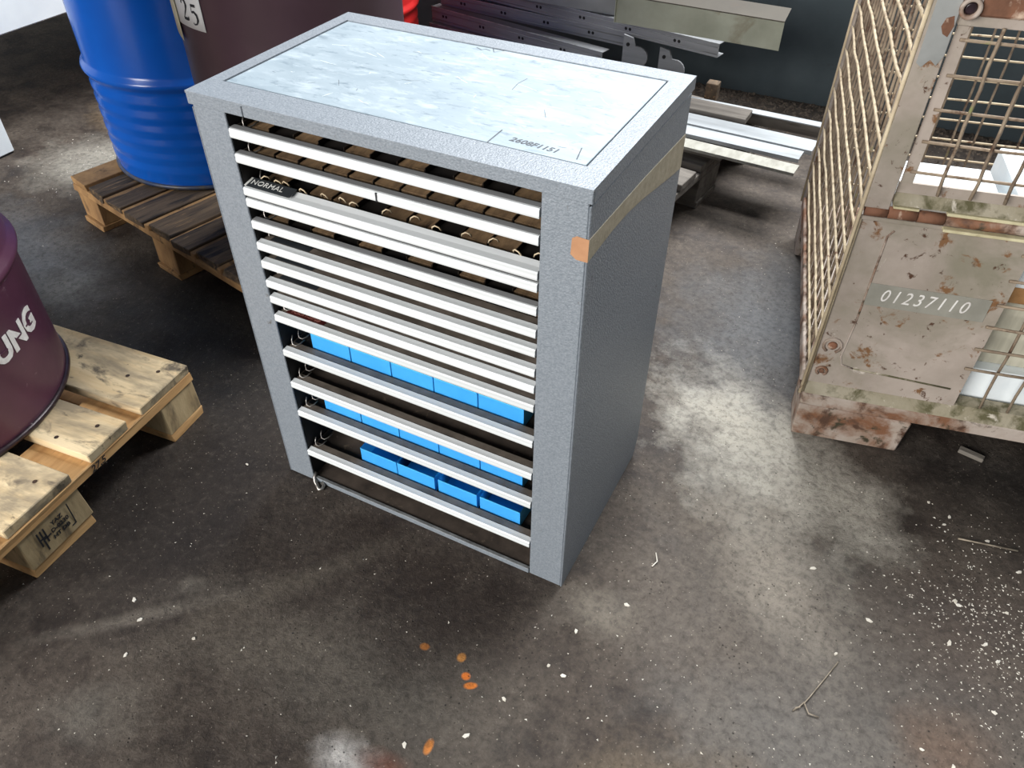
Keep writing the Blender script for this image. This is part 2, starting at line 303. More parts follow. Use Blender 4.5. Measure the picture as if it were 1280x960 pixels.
FLOOR_PATCHES = [
    (0.84, 0.50, 0.36, 0.20, -0.75, (196, 192, 180), 0.95, 1.0), (0.78, 0.58, 0.16, 0.12, -0.3, (190, 184, 170), 0.8, 0.9),  # dusty worn floor with the bright glare beside the cabinet painted in
    (0.95, 0.30, 0.30, 0.34, -0.3, (116, 109, 100), 0.6, 0.7),
    (0.80, 0.95, 0.34, 0.40, 0.1, (122, 126, 130), 0.6, 0.6),  # bluish sheen of the floor put into the colour
    (1.15, 0.02, 0.40, 0.30, 0.1, (106, 101, 95), 0.6, 0.6),
    (0.88, 0.06, 0.30, 0.25, 0.3, (106, 98, 90), 0.6, 0.7),
    (0.06, -0.30, 0.16, 0.05, 0.5, (124, 116, 106), 0.6, 0.5),
    (0.02, -0.305, 0.035, 0.025, 0.6, (150, 142, 130), 0.8, 0.25),
    (0.45, -0.30, 0.30, 0.18, 0.2, (100, 94, 86), 0.7, 0.7),
    (0.45, -0.43, 0.07, 0.045, 0.3, (196, 192, 188), 0.9, 0.8),
    (0.51, -0.41, 0.05, 0.03, 0.1, (112, 62, 44), 0.6, 0.6),
    (0.53, -0.445, 0.05, 0.03, 0.1, (170, 174, 182), 0.8, 0.6),
    (0.461, -0.214, 0.010, 0.008, 0.3, (226, 142, 62), 1.0, 0.4, 0.6),
    (0.528, -0.203, 0.009, 0.010, 0.3, (222, 152, 76), 1.0, 0.4, 0.6),
    (0.551, -0.229, 0.009, 0.008, 0.3, (240, 130, 46), 1.0, 0.4, 0.6),
    (0.566, -0.240, 0.013, 0.007, 0.5, (244, 140, 52), 1.0, 0.4, 0.6),
    (0.556, -0.356, 0.008, 0.015, 0.1, (206, 130, 62), 1.0, 0.4, 0.6),
    (-1.45, 0.80, 0.30, 0.24, 0.1, (176, 172, 160), 0.7, 0.7),
    (-1.70, 1.10, 0.20, 0.12, -0.5, (150, 128, 100), 0.6, 0.7),
    (-1.20, 0.30, 0.45, 0.22, -0.2, (140, 144, 148), 0.6, 0.5),
    (-0.95, 0.22, 0.13, 0.10, 0.2, (150, 150, 146), 0.5, 0.6),
    (-0.42, 0.22, 0.75, 0.36, -0.2, (22, 20, 19), 0.9, 0.6), (-0.15, -0.25, 0.45, 0.30, 0.4, (40, 34, 31), 0.8, 0.8),  # oily black floor, deep shadow left of the cabinet painted in
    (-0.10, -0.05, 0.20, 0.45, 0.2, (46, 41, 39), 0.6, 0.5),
    (1.40, 0.66, 0.50, 0.22, 0.2, (34, 31, 29), 0.8, 0.5),  # painted shadow under and in front of the box pallet
    (1.30, 0.22, 0.22, 0.25, 0.4, (96, 84, 76), 0.5, 0.6),
    (0.40, -0.10, 0.42, 0.20, 0.05, (50, 41, 36), 0.8, 0.7),  # cabinet's shadow towards the front, painted into the floor colour
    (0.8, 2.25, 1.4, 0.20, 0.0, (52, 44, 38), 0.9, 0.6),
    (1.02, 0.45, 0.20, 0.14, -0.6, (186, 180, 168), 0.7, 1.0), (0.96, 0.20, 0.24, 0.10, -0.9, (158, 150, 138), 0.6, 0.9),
    (0.70, -0.02, 0.10, 0.07, 0.4, (140, 132, 120), 0.6, 0.8), (1.05, -0.12, 0.25, 0.16, 0.2, (108, 104, 99), 0.6, 0.8),
    (0.93, -0.28, 0.20, 0.12, 0.2, (124, 108, 86), 0.5, 0.8), (1.28, 0.00, 0.10, 0.10, 0.2, (112, 86, 68), 0.5, 0.8),
    (0.18, -0.22, 0.26, 0.035, 0.95, (96, 88, 78), 0.7, 0.5), (0.15, -0.38, 0.20, 0.10, 0.6, (110, 102, 92), 0.5, 0.9), (0.30, -0.30, 0.16, 0.10, 0.2, (112, 104, 94), 0.45, 0.9),
    (-0.02, -0.40, 0.22, 0.02, 0.75, (128, 120, 110), 0.5, 0.6), (0.05, -0.55, 0.10, 0.06, 0.5, (140, 134, 124), 0.4, 1.0),
]
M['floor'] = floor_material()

# ------------------------------------------------------------------ room shell
bm = bmesh.new(); add_box(bm, -6, 5, -3.5, 2.57, -0.1, 0.0)
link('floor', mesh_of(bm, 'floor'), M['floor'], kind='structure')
box('wall_back', -6, 5, 2.42, 2.57, 0.0, 0.95, M['wall'], kind='structure')

# ------------------------------------------------------------------ the grey drawer cabinet
CW, CD, CH = 0.62, 0.383, 0.80
cab = thing('drawer_cabinet', 'hammered grey steel tool cabinet with fourteen open drawers and silver handle bars', 'cabinet', (0, 0, 0))
def side(name, x0, x1):
    return prism(name, [(0.0, 0.0), (0.368, 0.0), (0.383, 0.04), (0.383, 0.776), (0.0, 0.776)], 'x', x0, x1, M['hammer'], cab, 0.0012)
side('side_panel', 0.0, 0.003); side('side_panel', CW - 0.003, CW)
box('front_post', 0.0032, 0.062, 0.0, 0.004, 0.002, 0.7795, M['hammer'], cab, 0.001)
box('front_post', 0.555, CW - 0.0032, 0.0, 0.004, 0.002, 0.7795, M['hammer'], cab, 0.001)
box('post_return', 0.060, 0.062, 0.0045, 0.05, 0.002, 0.777, M['inner'], cab)
box('post_return', 0.555, 0.557, 0.0045, 0.05, 0.002, 0.777, M['inner'], cab)
box('back_panel', 0.004, CW - 0.004, 0.378, 0.382, 0.03, 0.776, M['inner'], cab)
bp_ = box('bottom_panel', 0.004, CW - 0.004, 0.004, 0.376, 0.004, 0.012, M['tray'], cab)
box('bottom_rail', 0.0635, 0.5535, -0.001, 0.004, 0.001, 0.0135, M['hammer'], cab, 0.001)
box('rail_edge', 0.0635, 0.5535, -0.0012, 0.0045, 0.0136, 0.0148, M['alu_edge'], cab)
# top: welded rim around a sunken plate, folded lip in front
ix0, ix1, iy0, iy1 = 0.022, 0.592, 0.048, 0.350
bm = bmesh.new()
for a in ((-0.002, ix0, -0.003, 0.386), (ix1, CW + 0.002, -0.003, 0.386), (ix0, ix1, -0.003, iy0), (ix0, ix1, iy1, 0.386)):
    add_box(bm, a[0], a[1], a[2], a[3], 0.7965, 0.800)
bmesh.ops.remove_doubles(bm, verts=bm.verts, dist=1e-5)
link('top_rim', mesh_of(bm, 'top_rim'), M['hammer'], cab)
tp = box('inset_plate', ix0 + 0.003, ix1 - 0.003, iy0 + 0.003, iy1 - 0.003, 0.7955, 0.7992, M['inset'], cab, 0.0006)
box('top_backing', 0.002, CW - 0.002, 0.002, 0.38, 0.792, 0.7955, M['inner'], cab)
box('header_strip', -0.002, 0.0985, -0.003, 0.001, 0.7805, 0.7963, M['hammer'], cab, 0.001)
box('header_strip', 0.1000, CW + 0.002, -0.003, 0.001, 0.7805, 0.7963, M['hammer'], cab, 0.001)
box('top_flange', CW, CW + 0.002, 0.0015, 0.386, 0.7805, 0.7963, M['hammer'], cab)
box('top_flange', -0.002, 0.0, 0.0015, 0.386, 0.7805, 0.7963, M['hammer'], cab)
# marker writing and scratches on the top plate
o = link('marker_number', text_mesh('2608F1151', 0.0155, 0.0001, 0.15, 1.0, 0.0003), M['pencil'], cab, (0.510, 0.071, 0.7994), (0, 0, math.radians(-4)))
def scratch(name, pts, mat, z=0.7994):
    bm = bmesh.new(); stroke(bm, pts, 0); return link(name, mesh_of(bm, name), mat, cab, (0, 0, z))
scratch('marker_line', [(0.454, 0.050, .0010), (0.454, 0.092, .0010)], M['pencil'])
scratch('marker_line', [(0.573, 0.060, .0008), (0.566, 0.092, .0008)], M['pencil'])
scratch('marker_sketch', [(0.278, 0.340, .0007), (0.290, 0.334, .0008), (0.294, 0.340, .0008), (0.304, 0.337, .0008)], M['pencil'])
scratch('marker_sketch', [(0.304, 0.347, .0009), (0.312, 0.334, .0009), (0.324, 0.346, .0009), (0.304, 0.347, .0009)], M['pencil'])
scratch('marker_line', [(0.405, 0.215, .0004), (0.402, 0.240, .0004), (0.406, 0.262, .0004)], M['pencil'])
for k in range(26):
    x = random.uniform(0.05, 0.55); y = random.uniform(0.07, 0.33); a = random.gauss(-0.1, 0.5) if k % 3 else random.uniform(0, 3); L = random.uniform(0.006, 0.04)
    scratch('scratch', [(x, y, .0003), (x + L * math.cos(a) * .5, y + L * math.sin(a) * .5 + random.uniform(-.002, .002), .0004), (x + L * math.cos(a), y + L * math.sin(a), .0002)], M['foam'] if k % 4 else M['pencil'], 0.7993)
# masking tape across the right side, folded round the front post
prism('masking_tape', [(-0.0005, 0.732), (0.10, 0.728), (0.20, 0.724), (0.382, 0.712), (0.382, 0.655), (0.33, 0.664), (0.27, 0.676), (0.20, 0.690), (0.14, 0.699), (0.08, 0.702), (-0.0005, 0.700)], 'x', CW, CW + 0.0006, M['tape'], cab)
prism('tape_end', [(CW + 0.0005, 0.732), (0.604, 0.733), (0.598, 0.729), (0.597, 0.706), (0.605, 0.700), (CW + 0.0005, 0.700)], 'y', -0.0007, 0.0, M['tape_end'], cab)
# bent steel hook hanging under the left post
tube('hook', [(0.0665, 0.006, 0.022), (0.0665, -0.003, 0.014), (0.071, -0.008, 0.008), (0.080, -0.013, 0.004), (0.088, -0.018, 0.004), (0.093, -0.014, 0.004), (0.091, -0.006, 0.006), (0.084, -0.003, 0.008)], 0.0036, M['steel'], cab, 8)

ZB = [z * 0.8 for z in (.929, .881, .815, .791, .743, .695, .652, .605, .565, .517, .4205, .3255, .2345, .0985)]
HX0, HX1 = 0.0635, 0.5532
def handle_mesh(depth=0.012, h=0.0135, rise=0.0012):
    poly = [(-0.001, 0.0), (-0.0018, 0.003), (-0.0012, 0.007), (-0.0014, h - 0.002), (0.0005, h), (depth * 0.5, h + rise * 0.3), (depth - 0.001, h + rise), (depth, h), (depth, 0.0)]
    bm = bmesh.new()
    A = [bm.verts.new((HX0, *p)) for p in poly]; B = [bm.verts.new((HX1, *p)) for p in poly]
    bm.faces.new(A); bm.faces.new(B[::-1])
    for i in range(len(poly)): bm.faces.new((A[i], A[(i + 1) % len(poly)], B[(i + 1) % len(poly)], B[i]))
    return mesh_of(bm, 'handle_bar')
HM = handle_mesh(); HM.materials.append(M['alu'])
HM3 = handle_mesh(0.021, 0.0125, 0.004); HM3.materials.append(M['alu'])
bm = bmesh.new()
add_box(bm, 0.066, 0.551, 0.0, 0.340, 0.0005, 0.0022)                 # floor
for a in ((0.066, 0.0675, 0.0, 0.34), (0.5495, 0.551, 0.0, 0.34), (0.0675, 0.5495, 0.3385, 0.34)): add_box(bm, *a, 0.0022, 0.014)
TRAY = mesh_of(bm, 'drawer'); TRAY.materials.append(M['tray'])
bm = bmesh.new(); add_box(bm, 0.068, 0.549, 0.0, 0.0130, 0.0128, 0.0140); add_box(bm, 0.068, 0.549, 0.0115, 0.0130, 0.0023, 0.0128)
LEDGE = mesh_of(bm, 'tray_ledge'); LEDGE.materials.append(M['ledge'])
bm = bmesh.new(); add_box(bm, 0, 0.0395, 0, 0.10, 0, 0.006); PAD = mesh_of(bm, 'compartment_pad'); PAD.materials.append(M['brown'])
bm = bmesh.new(); add_box(bm, 0, 0.0395, 0, 0.10, 0, 0.002); HOLE = mesh_of(bm, 'tool_slot'); HOLE.materials.append(M['dark_hole'])
bm = bmesh.new(); add_box(bm, 0, 0.0012, 0, 0.22, 0, 0.010); FIN = mesh_of(bm, 'divider'); FIN.materials.append(M['fin'])
bm = bmesh.new(); add_box(bm, 0, 0.006, 0.012, 0.36, -0.002, 0.006); RUN = mesh_of(bm, 'slide_rail'); RUN.materials.append(M['inner'])
CLIP = tube_mesh('slide_clip', [(0, 0, 0.014), (0.0, -0.004, 0.006), (0.003, -0.007, 0.0), (0.009, -0.006, -0.002), (0.014, 0.0, 0.0), (0.017, 0.010, 0.003)], 0.0013, 5); CLIP.materials.append(M['steel'])
CURL = tube_mesh('wire_clip', [(0, 0, 0), (0.002, -0.003, 0.006), (0.007, -0.004, 0.010), (0.012, -0.002, 0.008), (0.014, 0.001, 0.002)], 0.0012, 5); CURL.materials.append(M['wire'])
NP = 11; PX0 = 0.0700; PITCH = 0.0434
for i, zb in enumerate(ZB):
    y0 = 0.0125 if i != 2 else 0.0215
    d = link('drawer', TRAY, None, cab, (0, y0, zb))
    h = link('handle_bar', HM3 if i == 2 else HM, None, d, (0, -y0, 0))
    if i in (0, 1, 3, 4): box('slope_strip', HX0 + 0.0005, HX1 - 0.0005, 0.0012 - y0, 0.0116 - y0, 0.0147, 0.0151, M['alu_grey'], d)  # added strip; its grey paints the dull reflection on the handle slope
    if i >= 5: link('tray_ledge', LEDGE, None, d)
    link('slide_rail', RUN, None, d, (0.0585 if False else 0.0600, -0.004, 0.003)); link('slide_rail', RUN, None, d, (0.5512, -0.004, 0.003))
    if i < 9:
        for k in range(NP):
            x = PX0 + k * PITCH
            dark = (i in (0, 4, 5) and k % 2 == 1) or (i in (2, 3) and k % 3 == 1) or (i >= 6 and random.random() < 0.45)
            link('tool_slot' if dark else 'compartment_pad', HOLE if dark else PAD, None, d, (x + 0.0018, 0.0145, 0.0024 + (0 if dark else random.uniform(0, 0.002))), (math.radians(random.uniform(0.5, 2.0)), 0, 0))
            link('tool_slot' if (dark != (i < 1)) else 'compartment_pad', HOLE if (dark != (i < 1)) else PAD, None, d, (x + 0.0018, 0.116, 0.0024), (math.radians(1.0), 0, 0))
        for k in range(NP + 1): link('divider', FIN, None, d, (PX0 - 0.0010 + k * PITCH, 0.0140, 0.0024))
    if i >= 8: link('slide_clip', CLIP, None, d, (0.0685, -0.0005 + 0.012, 0.016)); link('slide_clip', CLIP, None, d, (0.0685, 0.030, 0.018))
    else: link('slide_clip', CLIP, None, d, (0.0680, 0.016, 0.010))
    if i == 2:
        for k, x in enumerate((0.083, 0.108, 0.122, 0.158, 0.195, 0.225, 0.246, 0.30, 0.345, 0.385, 0.43, 0.47, 0.512, 0.540)):
            link('wire_clip', CURL, None, d, (x - 0.006, 0.004 + 0.003 * (k % 3), 0.014), (0, 0, random.uniform(-0.5, 0.5)))
        lab = box('label_plate', 0.068, 0.150, -0.0205, 0.000, 0.0, 0.0009, M['black_label'], d)
        lab.rotation_euler = (math.radians(10.5), 0, 0); lab.location = (0.109, -0.0105, 0.0174)
        t = link('label_text', text_mesh('NORMAL', 0.0140, 0.0003, 0.0, 1.05), M['label_text'], d, (0.1020, -0.0103, 0.0186), (math.radians(10.5), 0, 0)); t['label'] = 'white NORMAL lettering'
        c = box('label_clip', 0.0655, 0.0695, -0.0195, -0.001, 0.0, 0.0018, M['label_text'], d); c.rotation_euler = (math.radians(10.5), 0, 0); c.location = (0.0675, -0.0105, 0.0168)
    if i in (5, 6, 7): box('label_strip', 0.080, 0.155, 0.0008, 0.0120, 0.0141, 0.0147, M['black_label'], d)
    if i == 9:
        box('label_strip', 0.078, 0.157, 0.0004, 0.0125, 0.0141, 0.0147, M['red_label'], d)
        link('label_text', text_mesh('POKAT-Stripp', 0.0092, 0.0002, 0.25, 1.1), M['red_text'], d, (0.116, 0.0066, 0.0150))
    if i == 1: box('black_mark', 0.309, 0.3115, -0.0148, -0.0138, 0.0, 0.0132, M['ink'], d)

# ------------------------------------------------------------------ blue storage bins
def bin_mesh(w, dep=0.11, h=0.042):
    bm = bmesh.new(); t = 0.0016
    vs = add_box(bm, 0, w, 0, dep, 0, h)
    bm.faces.ensure_lookup_table()
    top = [f for f in bm.faces if all(abs(v.co.z - h) < 1e-6 for v in f.verts)][0]
    r = bmesh.ops.inset_individual(bm, faces=[top], thickness=t)
    ex = bmesh.ops.extrude_discrete_faces(bm, faces=[top])
    bmesh.ops.translate(bm, verts=ex['faces'][0].verts, vec=(0, 0, -(h - t)))
    me = mesh_of(bm, 'storage_bin'); me.materials.append(M['blue_bin']); return me
ORD = ('leftmost', 'second from left', 'middle', 'fourth from left', 'rightmost')
def bin_row(x0s, w, zb, row, names, n, hh=0.042):
    bmsh = bin_mesh(w, h=hh)
    bm = bmesh.new(); add_box(bm, 0.001, w - 0.001, 0, 0.0012, -0.0012, 0); lip = mesh_of(bm, 'front_lip'); lip.materials.append(M['blue_bin'])
    for x, nm in zip(x0s, names):
        o = link('storage_bin', bmsh, None, None, (x, 0.030, zb + 0.0023))
        tag(o, 'bright blue plastic bin, %s of the %s in the %s bin drawer' % (nm, n, row), 'bin', 'blue bins in the cabinet drawers')
        l = link('front_lip', lip, None, o, (0, -0.0012, hh))
bin_row([0.106 + k * 0.0838 for k in range(5)], 0.0814, ZB[10], 'upper', ORD, 'five')
bin_row([0.106 + k * 0.0838 for k in range(5)], 0.0814, ZB[12], 'middle', ORD, 'five')
bin_row([0.173, 0.2575, 0.348, 0.437], 0.0822, ZB[13], 'bottom', ('leftmost', 'second from left', 'third from left', 'rightmost'), 'four')

# ------------------------------------------------------------------ pallets
def board(name, x0, x1, y0, y1, z0, z1, mat, parent, jit=0.003):
    return box(name, x0, x1, y0, y1, z0, z1, mat, parent, 0.0018, jit=jit)
def euro_pallet(name, label, loc, ang, mats, group=None, nails=True):
    r = thing(name, label, 'pallet', loc, ang, group); deck, edge, blk = mats
    for (y, w) in ((0, .145), (.187, .1), (.332, .145), (.513, .1), (.655, .145)):
        b = board('deck_board', 0, 1.2, y, y + w, 0.1222, 0.144, deck, r)
        if nails:
            for nx in (0.04, 0.09):
                bm = bmesh.new(); bmesh.ops.create_circle(bm, cap_ends=True, radius=0.0045, segments=10)
                link('nail', mesh_of(bm, 'nail'), M['nail'], b, (-0.6 + nx, random.uniform(-.02, .02) + (0.02 if nx > .05 else -.02), 0.0222))
    for x in (0, .5275, 1.055): board('cross_board', x, x + .145, 0, .8, 0.1002, 0.122, edge, r)
    for x in (0, .5275, 1.055):
        for (y, w) in ((0.002, .1), (.3275, .145), (.698, .1)): board('block', x + .002, x + .143, y, y + w, 0.0222, 0.100, blk, r)
    for (y, w) in ((0, .1), (.3275, .145), (.7, .1)): board('bottom_board', 0, 1.2, y, y + w, 0.0, 0.022, edge, r)
    return r
angL = math.atan2(-0.09, -0.996)
pl = euro_pallet('wooden_pallet', 'pale pine pallet under the maroon drum at the left edge', (-0.281, 0.047, 0), angL, (M['wood'], M['woodend'], M['woodblock']))
# stamp on the middle block and the pencilled number on the cross board (local x = 0 face)
def on_end(name, body, size, y, z, mat, shear=0.0, off=-0.0004):
    o = link(name, text_mesh(body, size, 0.0002, shear, 1.0, 0.0004), mat, pl, (off, y, z)); basis(o, Vector((0, -1, 0)), Vector((0, 0, 1)), Vector((-1, 0, 0))); o.location = (off, y, z); return o
for nm, body, size, y, z in (('stamp', 'YAZ', 0.013, 0.392, 0.078), ('stamp', 'D-0230', 0.013, 0.390, 0.063), ('stamp', 'HT DB', 0.013, 0.392, 0.048)):
    on_end(nm, body, size, y, z, M['ink'], off=0.0010)
for k, (y0, y1, z0, z1) in enumerate(((0.362, 0.364, 0.036, 0.090), (0.364, 0.372, 0.036, 0.038), (0.420, 0.423, 0.050, 0.085), (0.427, 0.430, 0.034, 0.085), (0.434, 0.437, 0.050, 0.085), (0.420, 0.437, 0.064, 0.067), (0.4270, 0.412, 0.060, 0.063))):
    box('stamp_bar', 0.0004, 0.0012, min(y0, y1), max(y0, y1), z0, z1, M['ink'], pl)
on_end('pencil_number', '27,5', 0.021, 0.275, 0.1105, M['ink'], 0.2, off=-0.0032)

# dark aged pallet under the blue drum
angB = math.atan2(-0.218, 0.976)
pb = thing('wooden_pallet', 'dark weathered slatted pallet under the blue drum', 'pallet', (-1.183, 0.513, 0), angB)
x = -0.01
for k in range(9):
    w = (0.085, 0.078, 0.072, 0.094, 0.098, 0.074, 0.09, 0.09, 0.09)[k]
    b = board('deck_board', x, x + w, random.uniform(-0.006, 0.006), 0.8, 0.1222, 0.144 + random.uniform(-0.003, 0), M['oldwood'] if k else M['oldblock'], pb, 0.005)
    if k in (1, 2, 3, 4, 5, 6): board('gap_slat', x + w + 0.002, x + w + 0.019, 0.0, 0.8, 0.1225, 0.138, M['oldblock'], pb, 0.002)
    x += w + 0.021
for y in (0.004, 0.35, 0.695): board('cross_board', -0.01, 0.965, y, y + 0.1, 0.1002, 0.122, M['oldblock'], pb, 0.003)
for u in (-0.008, 0.385, 0.855):
    for v in (0.006, 0.355, 0.705): board('block', u, u + 0.105, v, v + 0.085, 0.0182, 0.100, M['oldblock'], pb)
    board('bottom_board', u, u + 0.105, 0.0, 0.795, 0.0, 0.018, M['oldblock'], pb)

# grey pallet in the back that carries the metal stock
angK = math.atan2(0.145, -0.99)
pk = euro_pallet('wooden_pallet', 'weathered grey pallet under the steel stock by the back wall', (0.49, 1.90, 0), angK, (M['greywood'],) * 3, nails=False)

# ------------------------------------------------------------------ drums
def drum(name, label, loc, R, H, body, rim, ribs=True, group='steel drums on pallets', hoops=None):
    r = thing(name, label, 'drum', loc, 0, group)
    rb = R - 0.0065; pr = [(rb - 0.004, 0.004), (rb - 0.001, 0.012), (rb, 0.024)]
    h1, h2 = hoops or (H * 0.333, H * 0.667)
    def ribz(z0, z1, n):
        for k in range(n):
            z = z0 + (z1 - z0) * (k + 0.5) / n; s = (z1 - z0) / n
            pr.extend([(rb, z - s * .42), (rb + 0.0028, z - s * .18), (rb + 0.0028, z + s * .1), (rb, z + s * .38)])
    def hoop(z):
        pr.extend([(rb, z - 0.022), (rb + 0.003, z - 0.015), (rb + 0.010, z - 0.007), (rb + 0.0125, z), (rb + 0.010, z + 0.007), (rb + 0.002, z + 0.015), (rb, z + 0.022)])
    if ribs: ribz(0.030, h1 - 0.028, 6)
    hoop(h1); hoop(h2)
    if ribs: ribz(h2 + 0.028, H - 0.03, 6)
    pr.extend([(rb, H - 0.02), (rb - 0.002, H - 0.006), (rb - 0.004, H - 0.004)])
    lathe('body', pr, body, r, 96)
    def ring(z): return [(R - 0.013, z - 0.0048), (R - 0.003, z - 0.006), (R, z), (R - 0.003, z + 0.006), (R - 0.013, z + 0.0048)]
    lathe('bottom_rim', ring(0.0062) + ring(0.0062)[:1], rim, r, 96, caps=False)
    lathe('top_rim', ring(H - 0.004) + ring(H - 0.004)[:1], rim, r, 96, caps=False)
    lathe('bung', [(0.028, 0.0), (0.028, 0.010), (0.022, 0.012)], M['steel'], r, 20, (R * 0.55, 0.06, H - 0.0045))
    lathe('bung', [(0.018, 0.0), (0.018, 0.008), (0.014, 0.010)], M['steel'], r, 16, (-R * 0.6, -0.04, H - 0.0045))
    return r
drum('steel_drum', 'bright blue ribbed steel drum on the dark slatted pallet', (-0.9555, 0.8724, 0.144), 0.2925, 0.88, M['blue'], M['bluerim'])
DM = (-0.6845, -0.2913, 0.1445)
dm = drum('steel_drum', 'maroon drum with white lettering on the pale pine pallet', DM, 0.2925, 0.88, M['maroon'], M['rim'], ribs=False)
DD = (-0.371, 0.66, 0.1445)
dd = drum('steel_drum', 'dark maroon drum with paper sheet 25 behind the cabinet', DD, 0.25, 0.95, M['darkmaroon'], M['rim'], ribs=False, hoops=(0.25, 0.70))
drum('steel_drum', 'red drum mostly hidden behind the dark maroon drum', (-1.155, 1.82, 0.0), 0.2925, 0.88, M['red'], M['rim'])
# lettering wrapped round the maroon drum
def wrap(me, R, th0, z0, sx=1.0):
    for v in me.vertices:
        a = th0 + v.co.x * sx / R; rr = R + v.co.z
        v.co = Vector((rr * math.cos(a), rr * math.sin(a), z0 + v.co.y))
    return me
def subdiv(me, n=2):
    bm = bmesh.new(); bm.from_mesh(me); bmesh.ops.triangulate(bm, faces=bm.faces); bmesh.ops.subdivide_edges(bm, edges=bm.edges[:], cuts=n, use_grid_fill=True); bm.to_mesh(me); bm.free(); return me
t = link('lettering', wrap(subdiv(text_mesh('DUNG', 0.062, 0.0004, 0.0, 1.0, 0.0026)), 0.2866, math.radians(20.8), 0.174), M['white_paint'], dm); t['label'] = 'white stencilled capital letters'
# small stencil bridges broken out of the lettering
for dth in (33.2, 25.0, 16.0):
    bm = bmesh.new(); add_box(bm, -0.010, 0.010, -0.0016, 0.0016, -0.0005, 0.0006); me = mesh_of(bm, 'stencil_gap'); link('stencil_gap', wrap(subdiv(me), 0.2866 + 0.0004, math.radians(dth), 0.174), M['maroon'], dm)

# paper sheet 25 on the dark drum
def paper_patch(name, u0, u1, z0, z1, off, mat, parent, R=0.2445, lift=0.0, tip=0.0, th=0.0):
    bm = bmesh.new(); nu, nz = 10, 6; g = []
    for i in range(nu + 1):
        row = []
        for j in range(nz + 1):
            f = i / nu; u = u0 + (u1 - u0) * f; zb_ = z0 + tip * f; z = zb_ + (z1 - zb_) * j / nz
            rr = R + off + lift * (1 - j / nz) * f; row.append(bm.verts.new((rr * math.cos(u), rr * math.sin(u), z)))
        g.append(row)
    for i in range(nu):
        for j in range(nz): bm.faces.new((g[i][j], g[i + 1][j], g[i + 1][j + 1], g[i][j + 1]))
    o = link(name, mesh_of(bm, name, True), mat, parent); md = o.modifiers.new('thick', 'SOLIDIFY'); md.thickness = 0.0004; return o

dg = math.radians
paper_patch('paper_sheet', dg(-118.5), dg(-93.8), 0.553, 0.79, 0.0012, M['paper'], dd)
paper_patch('paper_strip', dg(-135), dg(-117), 0.527, 0.79, 0.0034, M['cream'], dd, tip=-0.012)
def digit(strokes, th0, z0, s=1.0):
    bm = bmesh.new()
    for st in strokes:
        pts = []
        for a, b in zip(st, st[1:]):
            for k in range(4): pts.append(tuple(a[i] + (b[i] - a[i]) * k / 4 for i in range(3)))
        pts.append(st[-1]); stroke(bm, [(x * s, y * s, w * s) for x, y, w in pts], 0.0)
    return link('printed_digit', wrap(mesh_of(bm, 'printed_digit'), 0.2445 + 0.0018, th0, z0), M['ink'], dd)
digit([[(-.016, .020, .004), (-.012, .030, .003), (-.002, .036, .0035), (.010, .032, .0055), (.014, .018, .006), (.006, 0, .004), (-.010, -.022, .002), (-.017, -.030, .0015)], [(-.017, -.031, .005), (.004, -.031, .006), (.014, -.030, .005), (.018, -.020, .0012)]], dg(-106.8), 0.587, 0.56)
digit([[(-.010, .031, .005), (.014, .031, .005)], [(-.010, .034, .0016), (-.014, .006, .0016)], [(-.014, .006, .0030), (.0, .010, .0045), (.012, .0, .006), (.014, -.016, .0055), (.004, -.031, .003), (-.010, -.035, .0025), (-.016, -.030, .003)]], dg(-99.3), 0.583, 0.56)

# ------------------------------------------------------------------ white workbench, far left
wb = thing('white_workbench', 'white bench cabinet on legs at the top left edge', 'workbench', (-1.78, 0.66, 0))
box('body', -0.75, 0.0, -0.30, 1.40, 0.352, 0.92, M['machine'], wb, 0.004)
for y in (0.0, 1.30):
    for x in (-0.72, -0.055): 
        lg = box('leg', x, x + 0.062, y, y + 0.062, 0.006, 0.352, M['machine'], wb, 0.003)
        box('foot_pad', x + 0.004, x + 0.058, y + 0.004, y + 0.058, 0.0, 0.006, M['railblack'], wb)

# ------------------------------------------------------------------ wire mesh box pallet on the right
GA = math.radians(11.72)
gb = thing('mesh_box_pallet', 'rusty pinkish-grey steel mesh box pallet with hinged front flap', 'box pallet', (0.901, 0.592, 0), GA)
GL, GW, GH = 1.24, 0.835, 0.97
cg = M['cage']
for (u0, u1) in ((0.0, 0.221), (1.019, 1.24)):
    for (v0, v1) in ((0.0, 0.10), (0.735, 0.835)):
        if u0 == 0: poly = [(0.002, 0.0), (0.218, 0.0), (0.226, 0.085), (0.0, 0.085)]
        else: poly = [(1.022, 0.0), (1.238, 0.0), (1.24, 0.085), (1.014, 0.085)]
        prism('foot', poly, 'y', v0, v1, M['cage_rust'], gb, 0.003)
for (v0, v1) in ((0.0, 0.04), (0.795, 0.835)):
    box('base_rail', 0.0, GL, v0, v1, 0.0855, 0.118, M['cage_rust'], gb, 0.003)
for (u0, u1) in ((0.0, 0.04), (1.20, 1.24)):
    box('base_rail', u0, u1, 0.041, 0.794, 0.0855, 0.118, M['cage_rust'], gb, 0.003)
prism('mossy_ledge', [(0.001, 0.1185), (0.040, 0.1185), (0.040, 0.150), (0.012, 0.146)], 'x', 0.002, GL - 0.002, M['cage_moss'], gb)
box('floor_plate', 0.004, GL - 0.004, 0.041, 0.831, 0.1185, 0.124, M['cage_rust'], gb)
